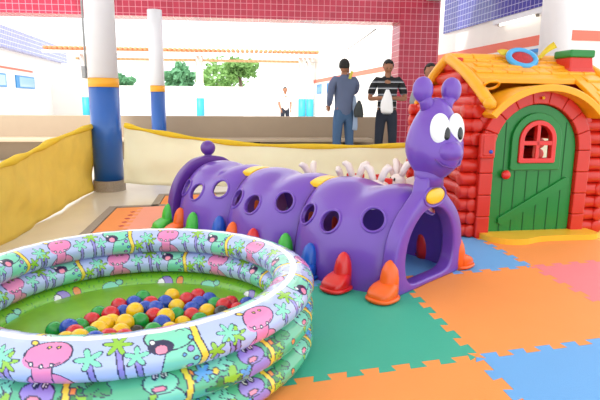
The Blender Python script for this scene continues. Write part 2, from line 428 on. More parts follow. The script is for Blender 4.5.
# ------------------------------------------------------------------ inflatable pool
PC = Vector((-.665, 2.00, MT))
RC_ = .64
cols = {k: np.array(hx(c)) for k, c in dict(bg='b3c3f0', pink='ea86bd', teal='7fd9bd', green='8fc83a', purple='9a86d8', yellow='f2d548', blue='5aa6e8',
        dark='2b2b52', white='f6f6fb', tongue='f08fae', trunk='8f85d6', jungle='58b98f', jungle2='3f9a63', orange='ef8f4a', grass='7cc22f', dgreen='2f8a45').items()}
class Paint:
    def __init__(s, U, V, P, bg):
        s.U0 = U; s.V = V; s.P = P; s.c = np.tile(cols[bg], (len(U), 1)); s.lw = .0018
    def rel(s, cx): return (s.U0-cx+s.P/2) % s.P - s.P/2
    def put(s, d, col, line=True):
        s.c[d < 0] = cols[col]
        if line: s.c[np.abs(d) < s.lw] = cols['dark']
    def ell(s, cx, cy, rx, ry, col, ang=0, line=True):
        x = s.rel(cx); y = s.V-cy; ca, sa = math.cos(ang), math.sin(ang); a = x*ca+y*sa; b = -x*sa+y*ca
        q = np.sqrt((a/rx)**2+(b/ry)**2); s.put((q-1)*min(rx, ry), col, line)
    def star(s, cx, cy, r, col, n=6, ph=0, amp=.32):
        x = s.rel(cx); y = s.V-cy; th = np.arctan2(y, x); R = np.hypot(x, y)
        s.put((R-r*(1-amp+amp*np.cos(n*th+ph)))*.8, col)
    def line(s, pts, w, col, edge=False):
        x0 = s.rel(0) if False else None
        best = None
        cx = pts[0][0]; X = s.rel(cx); Y = s.V
        for (ax, ay), (bx, by) in zip(pts, pts[1:]):
            ax -= cx; bx -= cx; dx, dy = bx-ax, by-ay; L = dx*dx+dy*dy
            t = np.clip(((X-ax)*dx+(Y-ay)*dy)/L, 0, 1); d = np.hypot(X-ax-t*dx, Y-ay-t*dy)
            best = d if best is None else np.minimum(best, d)
        s.put(best-w, col, edge)
def sky_print(p, o=0, k=1.0):
    A = lambda x: o+x*k
    # palms
    for x, y, r, c, n in ((.035, .085, .036, 'green', 6), (.235, .075, .036, 'teal', 5), (.30, .035, .038, 'green', 6), (.345, .080, .033, 'teal', 5), (.545, .115, .033, 'green', 5), (.59, .07, .036, 'teal', 6)):
        p.line([(A(x), y*k), (A(x+.006), (y+.05)*k), (A(x+.02), .30*k)], .0075*k, 'trunk', True)
    for x, y, r, c, n in ((.035, .085, .036, 'green', 6), (.235, .075, .036, 'teal', 5), (.30, .035, .038, 'green', 6), (.345, .080, .033, 'teal', 5), (.545, .115, .033, 'green', 5), (.59, .07, .036, 'teal', 6)):
        p.star(A(x), y*k, r*k, c, n, x*40)
    # pink dinosaur
    p.ell(A(.14), .16*k, .055*k, .05*k, 'pink', .3); p.ell(A(.19), .20*k, .05*k, .025*k, 'pink')
    p.line([(A(.13), .07*k), (A(.125), .15*k)], .024*k, 'pink', True)
    p.ell(A(.135), .055*k, .058*k, .040*k, 'pink', -.1); p.ell(A(.115), .075*k, .038*k, .026*k, 'pink', 0, False)
    p.line([(A(.085), .075*k), (A(.105), .092*k), (A(.14), .095*k), (A(.17), .078*k)], .0016*k, 'dark')
    for x, y in ((.10, .087), (.125, .093), (.15, .089)): p.ell(A(x), (y-.002)*k, .0045*k, .006*k, 'white')
    for x in (.13, .155): p.ell(A(x), .035*k, .005*k, .004*k, 'yellow')
    p.ell(A(.085), .022*k, .012*k, .007*k, 'yellow', .6)
    # teal dinosaur with yellow back strip
    p.ell(A(.46), .13*k, .055*k, .11*k, 'teal', .15)
    p.ell(A(.43), .035*k, .065*k, .042*k, 'teal', .1)
    p.ell(A(.405), .062*k, .030*k, .022*k, 'dark', .1); p.ell(A(.405), .070*k, .017*k, .015*k, 'tongue')
    p.ell(A(.385), .045*k, .007*k, .009*k, 'white'); p.line([(A(.45), .02*k), (A(.465), .012*k), (A(.475), .022*k)], .0015*k, 'dark')
    p.line([(A(.505), .0), (A(.50), .06*k), (A(.515), .12*k), (A(.50), .2*k)], .010*k, 'yellow', True)
    for x, y, r in ((.485, .05, .007), (.478, .085, .009), (.49, .12, .007), (.475, .15, .009), (.46, .10, .005)): p.ell(A(x), y*k, r*k, r*1.1*k, 'blue' if r < .008 else 'purple')
def jungle_print(p, seed, o=0):
    r = random.Random(seed)
    for _ in range(26): p.star(r.random()*p.P, r.random()*.24, r.uniform(.02, .05), r.choice(['green', 'dgreen', 'jungle2', 'teal', 'blue', 'green']), r.choice((4, 5, 6)), r.random()*6, .3)
    for _ in range(8): p.ell(r.random()*p.P, r.random()*.2, .010, .012, r.choice(['purple', 'yellow', 'orange', 'blue']))
    for k, c in ((.1, 'purple'), (.4, 'teal')):
        p.ell(k+.02, .13, .04, .05, c); p.ell(k, .06, .045, .034, c, .2); p.ell(k-.012, .035, .009, .012, 'white'); p.ell(k+.012, .035, .009, .012, 'white')
        p.ell(k-.01, .037, .004, .005, 'dark', 0, False); p.ell(k+.012, .037, .004, .005, 'dark', 0, False)
        p.ell(k-.005, .078, .018, .009, 'tongue'); p.line([(k+.06, .0), (k+.075, .08), (k+.06, .2)], .009, 'yellow', True)
pool = tag(empty('inflatable_pool', PC), 'round inflatable paddling pool printed with cartoon dinosaurs, holding coloured balls', 'paddling pool')
m_vinyl = mat('printed_vinyl', 'b3c3f0', .22, coat=.6, attr=True)
def ring(zc, rh, rv, n, m, ph, kind):
    """zc centre height; v measured from the top seam down either side"""
    i = np.arange(n); j = np.arange(m)
    A, T = np.meshgrid(2*PI*i/n, 2*PI*j/m, indexing='ij')
    wob = 1+.010*np.sin(36*A)*np.abs(np.cos(T))
    R = RC_+rh*np.sin(T)*wob + .004*np.sin(3*A+ph); Z = zc+rv*np.cos(T)*(1+.012*np.sin(40*A))
    X, Y = R*np.cos(A), R*np.sin(A)
    co = np.stack([X, Y, Z], -1).reshape(-1, 3)
    t = np.where(T > PI, 2*PI-T, T); V = (t*(rh+rv)/2).ravel(); inner = (T > PI).ravel()
    Uo = (A*(RC_)).ravel(); per = 2*PI*RC_/7
    c = np.zeros((n*m, 3))
    for side_ in (0, 1):
        msk = inner == bool(side_)
        Us = Uo[msk]; Us = -Us if side_ == 0 else Us
        Us = -Us
        kk = kind[side_]
        p = Paint(Us, V[msk], per, {'sky': 'bg', 'jungle': 'jungle', 'grass': 'grass'}[kk])
        if kk == 'sky': sky_print(p, ph)
        elif kk == 'jungle': jungle_print(p, 5)
        else:
            for q in range(40): p.line([(q*.029, .03+.08*((q*37) % 11)/11), (q*.029+.004, .018+.08*((q*37) % 11)/11)], .002, 'dgreen')
            p.ell(.12, .10, .04, .05, 'purple'); p.ell(.09, .10, .022, .035, 'white'); p.ell(.2, .08, .02, .03, 'orange'); p.ell(.38, .09, .045, .028, 'teal'); p.ell(.43, .07, .02, .016, 'teal')
        c[msk] = p.c
    if zc > .25: c[V < .010] = cols['white']
    quads = np.empty((n, m, 4), int)
    I, J = np.meshgrid(i, j, indexing='ij'); I2, J2 = (I+1) % n, (J+1) % m
    quads[..., 0] = I*m+J; quads[..., 1] = I*m+J2; quads[..., 2] = I2*m+J2; quads[..., 3] = I2*m+J
    me = bpy.data.meshes.new('pool_ring')
    me.vertices.add(n*m); me.vertices.foreach_set('co', co.ravel())
    me.loops.add(n*m*4); me.loops.foreach_set('vertex_index', quads.reshape(-1))
    me.polygons.add(n*m); me.polygons.foreach_set('loop_start', np.arange(n*m)*4)
    try: me.polygons.foreach_set('loop_total', np.full(n*m, 4))
    except Exception: pass
    me.update(calc_edges=True); me.validate()
    at = me.color_attributes.new('print', 'FLOAT_COLOR', 'POINT')
    at.data.foreach_set('color', np.concatenate([c, np.ones((n*m, 1))], 1).astype(np.float32).ravel())
    me.polygons.foreach_set('use_smooth', np.ones(n*m, bool))
    return link('pool_ring', me, m_vinyl, pool)
tag(ring(.272, .084, .060, 1700, 190, .0, ('sky', 'sky')), 'top ring, pale blue print of dinosaurs and palms')
tag(ring(.163, .084, .058, 1000, 110, .30, ('jungle', 'sky')), 'middle ring, jungle print outside')
tag(ring(.055, .084, .054, 1000, 100, .0, ('jungle', 'grass')), 'bottom ring, green print')
bm = bmesh.new(); lathe(bm, [(.60, .02), (.60, .065)], 64)
obj('pool_floor', bm, mat('pool_floor_vinyl', '86bf3c', .3, coat=.4, var=.3, vscale=9), pool)

# balls
R_ = 'red'; Y_ = 'yellow'; B_ = 'blue'; G_ = 'green'; K_ = 'black'
balls = [(55, 330.7, G_), (69, 328, B_), (66, 341, Y_), (79.5, 339, Y_), (92, 321, R_), (80, 327, G_), (98.7, 330, Y_), (99, 314.5, G_), (110.6, 314.5, R_), (111.7, 322.7, Y_),
 (125, 323, Y_), (121, 332.5, Y_), (108.7, 338, R_), (124.7, 338.5, R_), (95, 341, B_), (90, 336, G_), (119, 306, R_), (123.6, 313, B_), (134, 303.6, B_), (135, 311, Y_), (140, 321.4, G_),
 (143, 298, G_), (150.7, 304, R_), (154, 316.3, R_), (136.6, 334, K_), (153.3, 331.8, G_), (142.7, 341, Y_), (145, 309, B_), (155.6, 309, B_), (165, 303, B_), (172, 296, Y_),
 (165.7, 317, Y_), (162, 324, B_), (170, 331.3, Y_), (176.6, 307, Y_), (176.6, 315.5, G_), (186.8, 300, R_), (182.4, 324.6, Y_), (189, 331, G_), (198, 296, R_), (199, 304, B_),
 (191.8, 309.6, B_), (191.8, 316, R_), (199.8, 321, G_), (205.8, 328.5, R_), (209, 300, B_), (207, 311.8, Y_), (215, 305, G_), (215, 325, Y_), (230.8, 303.6, R_), (221.4, 313.8, K_),
 (229.7, 317.7, Y_), (237, 310.5, R_), (247, 304.7, B_), (75, 334, R_), (105, 325, Y_), (224, 306, R_)]
mb = dict(red=mat('ball_red', 'cf1626', .25, coat=.4), yellow=mat('ball_yellow', 'f3c40f', .25, coat=.4), blue=mat('ball_blue', '1447b5', .25, coat=.4),
          green=mat('ball_green', '119a3c', .25, coat=.4), black=mat('ball_black', '16161a', .25, coat=.4))
BR = .036; placed = []
bmz = bmesh.new(); sphere(bmz, (0, 0, 0), BR, 28, 18); bmesh.ops.recalc_face_normals(bmz, faces=bmz.faces[:])
bme = {}
for c_ in mb:
    me = bpy.data.meshes.new('ball'); bmz.to_mesh(me); me.materials.append(mb[c_]); me.polygons.foreach_set('use_smooth', [True]*len(me.polygons)); bme[c_] = me
bmz.free()
rank = {}
for c_ in mb:
    for k, b in enumerate(sorted([b for b in balls if b[2] == c_])): rank[b] = k
ORD = 'first second third fourth fifth sixth seventh eighth ninth tenth eleventh twelfth thirteenth fourteenth fifteenth sixteenth seventeenth eighteenth nineteenth twentieth'.split()
for b in sorted(balls, key=lambda q: q[1]):
    z = .065+MT+BR
    while True:
        p = G(b[0], b[1], z); rr = math.hypot(p.x-PC.x, p.y-PC.y)
        if all((p-q).length > BR*1.72 for q in placed) and rr < RC_-.088-BR*.6: break
        z += .004
        if z > .30: break
    placed.append(p)
    o = bpy.data.objects.new('play_ball', bme[b[2]]); COL.objects.link(o); o.location = p
    n_ = 'black' if b[2] == 'black' else b[2]
    wh = (('left', 'right')[rank[b]]+' one of the two black plastic balls in the paddling pool') if n_ == 'black' else f'{ORD[rank[b]]} {n_} plastic ball from the left in the paddling pool'
    tag(o, wh, 'ball', 'plastic balls in the paddling pool')

# ------------------------------------------------------------------ caterpillar tunnel
FC = Vector((.70, 2.80, MT)); dd = Vector((-.71, .70, 0)).normalized(); ww = Vector((.70, .71, 0)).normalized()
cat = tag(empty('play_tunnel', FC, math.atan2(ww.y, ww.x)), 'purple caterpillar play tunnel with big eyes and coloured feet', 'play tunnel')
# local: x = across (right when facing back), y = backwards along the body, z up
L1, L2, L3 = .72, 1.39, 2.00
def shell(s0, s1, hmul=1.0):
    NS, NT = 26, 40; th = .018
    def pt(s, a, off):
        f = (s-s0)/(s1-s0)
        H = (.538-.034*math.exp(-((f-.47)/.15)**2)-.055*(math.exp(-f/.07)+math.exp(-(1-f)/.07)))*hmul; Wd = .31+.105*max(0, math.sin(PI*f))**.6
        e = 2.2; c, s_ = math.cos(a), math.sin(a)
        x = Wd*(abs(c)**(2/e))*(1 if c >= 0 else -1); z = H*(max(s_, 0)**(2/e))
        k = 1-off/.35
        return Vector((x*k, s, z*k))
    bm = bmesh.new(); rings = []
    for i in range(NS+1):
        s = s0+(s1-s0)*i/NS
        out = [pt(s, PI*j/NT, 0) for j in range(NT+1)]; inn = [pt(s, PI*j/NT, th) for j in range(NT, -1, -1)]
        rings.append(out+inn)
    loft(bm, rings, True, True)
    bmesh.ops.recalc_face_normals(bm, faces=bm.faces[:])
    return bm, pt
def seg(s0, s1, hmul=1.0):
    bm, pt = shell(s0, s1, hmul); o = obj('body_segment', bm, m_purp, cat)
    # port holes, four angles each side
    cut = bmesh.new(); lips = []
    for sx in (-1, 1):
        for f, zc, yaw in ((.13, .395, .50), (.56, .345, 0), (.90, .350, -.70)):
            s = s0+(s1-s0)*f; ff = math.sin(PI*f)**.6; x = (.31+.105*ff)*.93*sx
            nrm = Vector((sx*math.cos(yaw), -math.sin(yaw) if yaw > 0 else -math.sin(yaw), .28)).normalized()
            M = nrm.to_track_quat('Z', 'Y').to_matrix().to_4x4(); M.translation = Vector((x, s, zc))
            lathe(cut, [(.064, -.16), (.062, .12)], 28, M); lips.append((M, Vector((x, s, zc)), nrm))
    bmesh.ops.recalc_face_normals(cut, faces=cut.faces[:])
    c = obj('cutter', cut, None, cat)
    md = o.modifiers.new('b', 'BOOLEAN'); md.object = c; md.operation = 'DIFFERENCE'; md.solver = 'EXACT'
    me = evalmesh(o); o.modifiers.clear(); o.data = me; bpy.data.objects.remove(c)
    # raised lips where the hole ring meets the shell
    lb = bmesh.new(); lb.from_mesh(me)
    from mathutils.bvhtree import BVHTree
    sbm, _ = shell(s0, s1, hmul); tree_ = BVHTree.FromBMesh(sbm)
    for M, ce, nr in lips:
        pts = []
        for k in range(36):
            a = 2*PI*k/36; st = M @ Vector((.067*math.cos(a), .067*math.sin(a), .15))
            h = tree_.ray_cast(st, -nr)
            if h[0] is not None: pts.append(h[0]+nr*.001)
        if len(pts) == 36: tube(lb, pts, .0085, 8, True)
    sbm.free(); lb.to_mesh(me); lb.free()
    me.polygons.foreach_set('use_smooth', [True]*len(me.polygons))
    try: me.set_sharp_from_angle(angle=math.radians(35))
    except Exception: pass
    me.materials.clear(); me.materials.append(m_purp)
    return o
seg(.03, L1); seg(L1-.0, L2, .99); seg(L2, L3, .985)
for s in (L1, L2):
    # seam rib and yellow clip
    bm = bmesh.new(); pts = []
    for j in range(41):
        a = PI*j/40; e = 2.35; c, s_ = math.cos(a), math.sin(a)
        pts.append(((.308)*(abs(c)**(2/e))*(1 if c >= 0 else -1), s, .485*(max(s_, 0)**(2/e))))
    tube(bm, pts, .006, 8); obj('seam_rib', bm, m_purp2, cat, smooth=True)
    bm = bmesh.new()
    for j in range(3): pass
    R = []
    for k in range(9):
        x = -.13+.18*k/8; z = .500*(1-abs(x/.317)**2.35)**(1/2.35)+.010
        R.append([(x, s-.05, z+.012), (x, s+.05, z+.012), (x, s+.05, z-.02), (x, s-.05, z-.02)])
    loft(bm, R); obj('clip', bm, m_yplas, cat, smooth=False, bevel=.006)

# front frame with shoulders and neck
def outl(pts_half, n=8):
    h = smoothcurve([(p[0], 0, p[1]) for p in pts_half], n)
    right = [(p.x, p.z) for p in h]; left = [(-p.x, p.z) for p in reversed(h) if p.x > 1e-4]
    return right+left
def resample(pts, N):
    P = [Vector((p[0], p[1])) for p in pts]; P.append(P[0]); L = [0]
    for a, b in zip(P, P[1:]): L.append(L[-1]+(b-a).length)
    out = []
    for k in range(N):
        t = L[-1]*k/N; i = max(j for j in range(len(L)) if L[j] <= t+1e-9); i = min(i, len(P)-2)
        f = (t-L[i])/max(1e-9, L[i+1]-L[i]); out.append(tuple(P[i].lerp(P[i+1], f)))
    return out
def by_angle(pts, cz, N=120):
    """resample closed outline by polar angle round (0,cz) so that two outlines match"""
    P = resample(pts, 900); out = []
    A = [math.atan2(p[1]-cz, p[0]) for p in P]
    for k in range(N):
        t = -PI+2*PI*k/N; i = min(range(900), key=lambda q: abs((A[q]-t+PI) % (2*PI)-PI)); out.append(P[i])
    return out
outer = outl([(0, 0), (.30, 0), (.345, .02), (.35, .10), (.345, .20), (.315, .31), (.25, .40), (.165, .47), (.10, .525), (.075, .60), (0, .61)])
inner = outl([(0, .035), (.16, .038), (.225, .075), (.25, .16), (.235, .26), (.185, .345), (.10, .41), (0, .435)])
bm = bmesh.new(); ringplate(bm, by_angle(outer, .26), by_angle(inner, .26), .085, Matrix())
obj('front_frame', bm, m_purp, cat, loc=(0, 0, 0), smooth=True, bevel=.014, seg=3)
bm = bmesh.new(); sphere(bm, (0, -.045, .495), (.095, .016, .045), 28, 14); obj('badge', bm, m_yplas, cat, smooth=True)
bm = bmesh.new()
tube(bm, [(.108*math.cos(2*PI*k/32), -.043, .495+.056*math.sin(2*PI*k/32)) for k in range(32)], .007, 8, True); obj('badge_rim', bm, m_purp, cat, smooth=True)
bm = bmesh.new(); tube(bm, [(0, 0, .55), (0, 0, .65)], [.075, .085], 20); obj('neck', bm, m_purp, cat, smooth=True)
# head
HY = math.radians(-24)      # the head looks a little towards the viewer
hc = Vector((0.026, -.005, .795))
def hf(p):
    k = 1.04-.36*(max(0, p.z+.30)/1.3)**1.25-.06*max(0, -p.z-.4)
    q = Vector((p.x*k, p.y*k, p.z))
    d1 = (p-Vector((0, -.93, -.30)).normalized()).length; b = .30*math.exp(-(d1/.34)**2)
    q = q*(1+b)
    d2 = (p-Vector((0, -.75, -.72)).normalized()).length; q = q*(1+.08*math.exp(-(d2/.3)**2))
    for sx in (-1, 1):
        d3 = (p-Vector((sx*.55, -.75, -.45)).normalized()).length; q = q*(1+.07*math.exp(-(d3/.25)**2))
    return q
bm = bmesh.new(); sphere(bm, (0, 0, 0), (.157, .142, .224), 64, 44, f=hf)
head = obj('head', bm, m_purp, cat, loc=hc, rot=(0, 0, HY), smooth=True)
for sx in (-1, 1):
    bm = bmesh.new(); tube(bm, [(sx*.045, 0, .15), (sx*.066, 0, .20), (sx*.082, 0, .225)], [.045, .036, .038], 16)
    sphere(bm, (sx*.090, 0, .262), (.056, .048, .068), 28, 18); obj('ear', bm, m_purp, head, smooth=True)
    Me = Matrix.Rotation(sx*.22, 3, 'Z') @ Matrix.Rotation(-.12, 3, 'X')
    bm = bmesh.new(); sphere(bm, (sx*.050, -.112, .062), (.054, .032, .082), 32, 20, M=Me); obj('eye', bm, m_eye, head, smooth=True)
    bm = bmesh.new(); sphere(bm, (sx*.042+.012, -.142, .042), (.020, .011, .035), 24, 14, M=Me); obj('pupil', bm, m_blk, head, smooth=True)
bm = bmesh.new(); sphere(bm, (0, -.138, -.055), (.070, .060, .058), 28, 18); obj('nose', bm, m_purp, head, smooth=True)
bm = bmesh.new()
tube(bm, [(-.085, -.122, -.085), (-.055, -.152, -.120), (0, -.166, -.136), (.055, -.152, -.120), (.085, -.122, -.085)], .006, 8); obj('mouth', bm, m_purp2, head, smooth=True)

# feet and legs on both sides
legs = [(-.01, m_or, 1), (.25, m_red, 0), (.50, m_cyan, 0), (.76, m_green, 0), (.99, m_red, 0), (1.22, m_or, 0), (1.43, m_cyan, 0), (1.66, m_green, 0), (1.86, m_or, 0), (2.06, m_green, 0)]
for s, m_, big in legs:
    for sx in (-1, 1):
        if s < 0: base = .345
        elif s > 2.0: base = .37
        else:
            ends = [(.03, L1), (L1, L2), (L2, L3)]; a_, b_ = [e for e in ends if e[0] <= s <= e[1]][0]
            base = .31+.105*math.sin(PI*(s-a_)/(b_-a_))**.6
        bm = bmesh.new()
        prof = [(.050, 0.0), (.052, .05), (.049, .11), (.042, .150), (.028, .182), (.012, .198), (.001, .202)]
        M = Matrix.Translation((sx*(base+.012), s, 0)) @ Matrix.Rotation(-sx*.07, 4, 'Y')
        lathe(bm, prof, 24, M)
        lg = obj('leg', bm, m_, cat, smooth=True)
        bm = bmesh.new()
        secs = []
        for x, hw, h in ((.0, .056, .092), (.03, .064, .095), (.06, .068, .086), (.09, .068, .072), (.115, .058, .058), (.130, .036, .04)):
            r_ = []
            for k in range(20):
                a = 2*PI*k/20; cc, ss = math.cos(a), math.sin(a); e = .55
                y = hw*abs(cc)**e*(1 if cc > 0 else -1); z = h/2+h/2*abs(ss)**e*(1 if ss > 0 else -1)
                r_.append((sx*(base+.0+x), s+y, z))
            secs.append(r_)
        loft(bm, secs)
        f_ = obj('shoe', bm, m_, lg, smooth=True)
        bm = bmesh.new(); rr = []
        for k in range(40):
            a = 2*PI*k/40; cc, ss = math.cos(a), math.sin(a)
            rr.append((sx*(base+.058+.075*abs(cc)**.7*(1 if cc > 0 else -1)), s+.068*abs(ss)**.7*(1 if ss > 0 else -1), .016))
        tube(bm, rr, .011, 8, True); obj('sole', bm, m_, lg, smooth=True)
# tail ring
outer = outl([(0, 0), (.34, 0), (.37, .03), (.375, .14), (.355, .28), (.285, .42), (.165, .52), (.06, .55), (0, .555)])
inner = outl([(0, .035), (.20, .038), (.26, .075), (.27, .16), (.255, .29), (.2, .39), (.10, .44), (0, .455)])
bm = bmesh.new(); ringplate(bm, by_angle(outer, .26), by_angle(inner, .26), .075, Matrix())
obj('rear_frame', bm, m_purp2, cat, loc=(0, L3+.04, 0), smooth=True, bevel=.014, seg=3)
bm = bmesh.new(); tube(bm, [(0, L3+.04, .53), (0, L3+.04, .57)], [.035, .028], 14); sphere(bm, (0, L3+.04, .615), .060, 28, 18); obj('tail_ball', bm, m_purp2, cat, smooth=True)

# ------------------------------------------------------------------ toy log house
HO = G(462, 236, MT); HO.z = MT
HW, HD, HE = 1.10, 1.04, .98
house = tag(empty('playhouse', HO, RZ), 'red log toy house with yellow shingle roof and green arched door', 'playhouse')
def log(bm, a, b, r, seed):
    rnd = random.Random(seed); a, b = Vector(a), Vector(b); n = max(2, int((b-a).length/.12)); pts = []; rs = []
    t = (b-a).normalized()
    pts += [a-t*.014, a-t*.010]; rs += [r*.72, r*.9]
    for i in range(n+1): pts.append(a.lerp(b, i/n)); rs.append(r)
    pts += [b+t*.010, b+t*.014]; rs += [r*.9, r*.72]
    tube(bm, pts, rs, 16)
NR = 10; lh = HE/NR
dx0, dx1, dc, dr, dsp = .165, .845, .505, .34, .65
def wall_logs(name, fn, rows=range(NR)):
    bm = bmesh.new()
    for k in rows: fn(bm, k, lh*(k+.5))
    return obj(name, bm, m_hred, house, smooth=True)
wall_logs('front_wall_logs', lambda bm, k, z: log(bm, (-.05, 0, z), (.13, 0, z), lh*.51, k))
wall_logs('front_wall_logs', lambda bm, k, z: log(bm, (.92, 0, z), (HW+.055, 0, z), lh*.51, k+20))
def side_l(bm, k, z, x=0):
    if 4 <= k <= 6:
        log(bm, (x, -.02, z), (x, .26, z), lh*.51, k+40); log(bm, (x, .76, z), (x, HD+.04, z), lh*.51, k+50)
    else: log(bm, (x, -.045, z), (x, HD+.045, z), lh*.51, k+60)
wall_logs('side_wall_logs', lambda bm, k, z: side_l(bm, k, z, .035))
wall_logs('side_wall_logs', lambda bm, k, z: side_l(bm, k, z, HW))
wall_logs('rear_wall_logs', lambda bm, k, z: log(bm, (-.04, HD, z), (HW+.04, HD, z), lh*.51, k+80))
# gable logs on both ends
for x in (.10, HW):
    bm = bmesh.new()
    for k in range(5):
        z = HE+lh*(k+.2); half = (HD/2)*(1-(z-HE)/.40)*.9
        if half > .09: log(bm, (x, HD/2-half, z), (x, HD/2+half, z), lh*.55, k+90)
    obj('gable_logs', bm, m_hred, house, smooth=True)
# door surround of blocks
bm = bmesh.new(); SW = .105; yf = -.085
def blk(ptsxz, y0=yf, y1=.02):
    a = [bm.verts.new((p[0], y0, p[1])) for p in ptsxz]; b = [bm.verts.new((p[0], y1, p[1])) for p in ptsxz]; n = len(a)
    bm.faces.new(a); bm.faces.new(b)
    for i in range(n): bm.faces.new((a[i], a[(i+1) % n], b[(i+1) % n], b[i]))
for sx, x0 in ((-1, dx0), (1, dx1)):
    for k in range(4):
        z0, z1 = dsp*k/4, dsp*(k+1)/4; xa, xb = (x0-SW, x0) if sx < 0 else (x0, x0+SW)
        blk([(xa, z0+.001), (xb, z0+.001), (xb, z1-.001), (xa, z1-.001)])
for k in range(9):
    a0, a1 = PI*k/9+.003, PI*(k+1)/9-.003
    pi_ = [(dc+dr*math.cos(a0+(a1-a0)*q/4), dsp+dr*math.sin(a0+(a1-a0)*q/4)) for q in range(5)]
    po = [(dc+(dr+SW)*math.cos(a1+(a0-a1)*q/4), dsp+(dr+SW)*math.sin(a1+(a0-a1)*q/4)) for q in range(5)]
    blk(pi_+po)
obj('door_surround', bm, m_hred, house, bevel=.008)
# tympanum behind the surround
bm = bmesh.new(); pts = [(dc+.555*math.cos(.6+(PI-1.2)*k/24), .555+.555*math.sin(.6+(PI-1.2)*k/24)) for k in range(25)]
ip = [(dc+(dr+.02)*math.cos(.3+(PI-.6)*k/24), dsp+(dr+.02)*math.sin(.3+(PI-.6)*k/24)) for k in range(25)]
for k in range(24):
    blk([pts[k], pts[k+1], ip[k+1], ip[k]], -.045, .0)
obj('gable_panel', bm, m_hred, house)
# door
door = empty('door'); door.parent = house; door.location = (0, 0, 0)
bpy.data.objects.remove(door)
def arch(cx, r, z0, zs, n=24): return [(cx+r, z0)]+[(cx+r*math.cos(PI*k/n), zs+r*math.sin(PI*k/n)) for k in range(n+1)]+[(cx-r, z0)]
def xz_prism(bm, pts, y0, y1):
    prism(bm, pts, -y1, -y0, Matrix.Rotation(PI/2, 4, 'X'))
wr = .147; wz0, wzs = .56, .725
# door leaf = planks outside the window hole: ringplate between matched outlines
cz = .66
Oo = by_angle(resample([(x-dc, z) for x, z in arch(dc, dr-.006, .03, dsp)], 400), cz, 160)
Oi = by_angle(resample([(x-dc, z) for x, z in arch(dc, wr-.02, wz0+.02, wzs)], 400), cz, 160)
Oo = [(p[0], p[1]) for p in Oo]
bm = bmesh.new(); ringplate(bm, Oo, Oi, .035, Matrix.Translation((dc, -.035, 0)))
dl = obj('door', bm, m_dgreen, house)
bm = bmesh.new()
for k in range(1, 7):          # raised plank edges
    x = dx0+k*(dx1-dx0)/7; zt = dsp+math.sqrt(max(0, dr**2-(x-dc)**2))-.03
    if abs(x-dc) < wr+.03: box(bm, x-.003, x+.003, -.056, -.05, .04, wz0-.06); 
    else: box(bm, x-.003, x+.003, -.056, -.05, .04, zt)
obj('plank_joint', bm, mat('door_groove', '075a20', .5), dl)
bm = bmesh.new()
fo = resample([(x, z) for x, z in arch(0, wr+.055, wz0-.055, wzs)], 90); fi = resample([(x, z) for x, z in arch(0, wr+.0, wz0+.0, wzs)], 90)
ringplate(bm, by_angle(fo, .69, 100), by_angle(fi, .69, 100), .03, Matrix.Translation((dc, -.062, 0))); obj('window_surround', bm, m_dgreen, dl, bevel=.006)
bm = bmesh.new()
ringplate(bm, by_angle(resample([(x, z) for x, z in arch(0, wr, wz0, wzs)], 90), .69, 100), by_angle(resample([(x, z) for x, z in arch(0, wr-.035, wz0+.035, wzs)], 90), .69, 100), .05, Matrix.Translation((dc, -.066, 0)))
box(bm, dc-.014, dc+.014, -.088, -.045, wz0+.02, wzs+wr-.02); box(bm, dc-wr+.02, dc+wr-.02, -.088, -.045, wzs-.035, wzs-.003)
obj('window_frame', bm, m_red, dl, bevel=.004)
bm = bmesh.new()
p0, p1 = Vector((.26, 0, .12)), Vector((.79, 0, .42)); t = (p1-p0).normalized(); n_ = Vector((-t.z, 0, t.x))*.033
pts = [p0-n_, p1-n_, p1+t*.02, p1+n_, p0+n_, p0-t*.02]
xz_prism(bm, [(p.x, p.z) for p in pts], -.072, -.05); obj('diagonal_brace', bm, m_dgreen, dl, bevel=.005)
bm = bmesh.new(); sphere(bm, (.27, -.085, .475), (.034, .028, .034), 24, 14); tube(bm, [(.27, -.05, .475), (.27, -.08, .475)], .018); obj('knob', bm, m_red, dl, smooth=True)
# letter box and button
bm = bmesh.new(); box(bm, .035, .15, -.125, -.08, .60, .78); lb_ = obj('letter_box', bm, m_hred, house, bevel=.012)
bm = bmesh.new(); box(bm, .05, .135, -.132, -.12, .62, .76); obj('box_panel', bm, m_hred, lb_, bevel=.008)
bm = bmesh.new(); sphere(bm, (.108, -.134, .65), .014, 16, 10); obj('button', bm, m_cyan, lb_, smooth=True)
# doorstep
bm = bmesh.new()
st = smoothcurve([(.10, -.02, 0), (.10, -.14, 0), (.19, -.27, 0), (.33, -.30, 0), (.50, -.24, 0), (.75, -.235, 0), (.93, -.24, 0), (1.0, -.18, 0), (1.0, -.02, 0)], 5)
prism(bm, [(p.x, p.y) for p in st], 0, .042)
obj('doorstep', bm, mat('step_yellow_plastic', 'f3bd2f', .4, coat=.1, var=.06), house, bevel=.012)
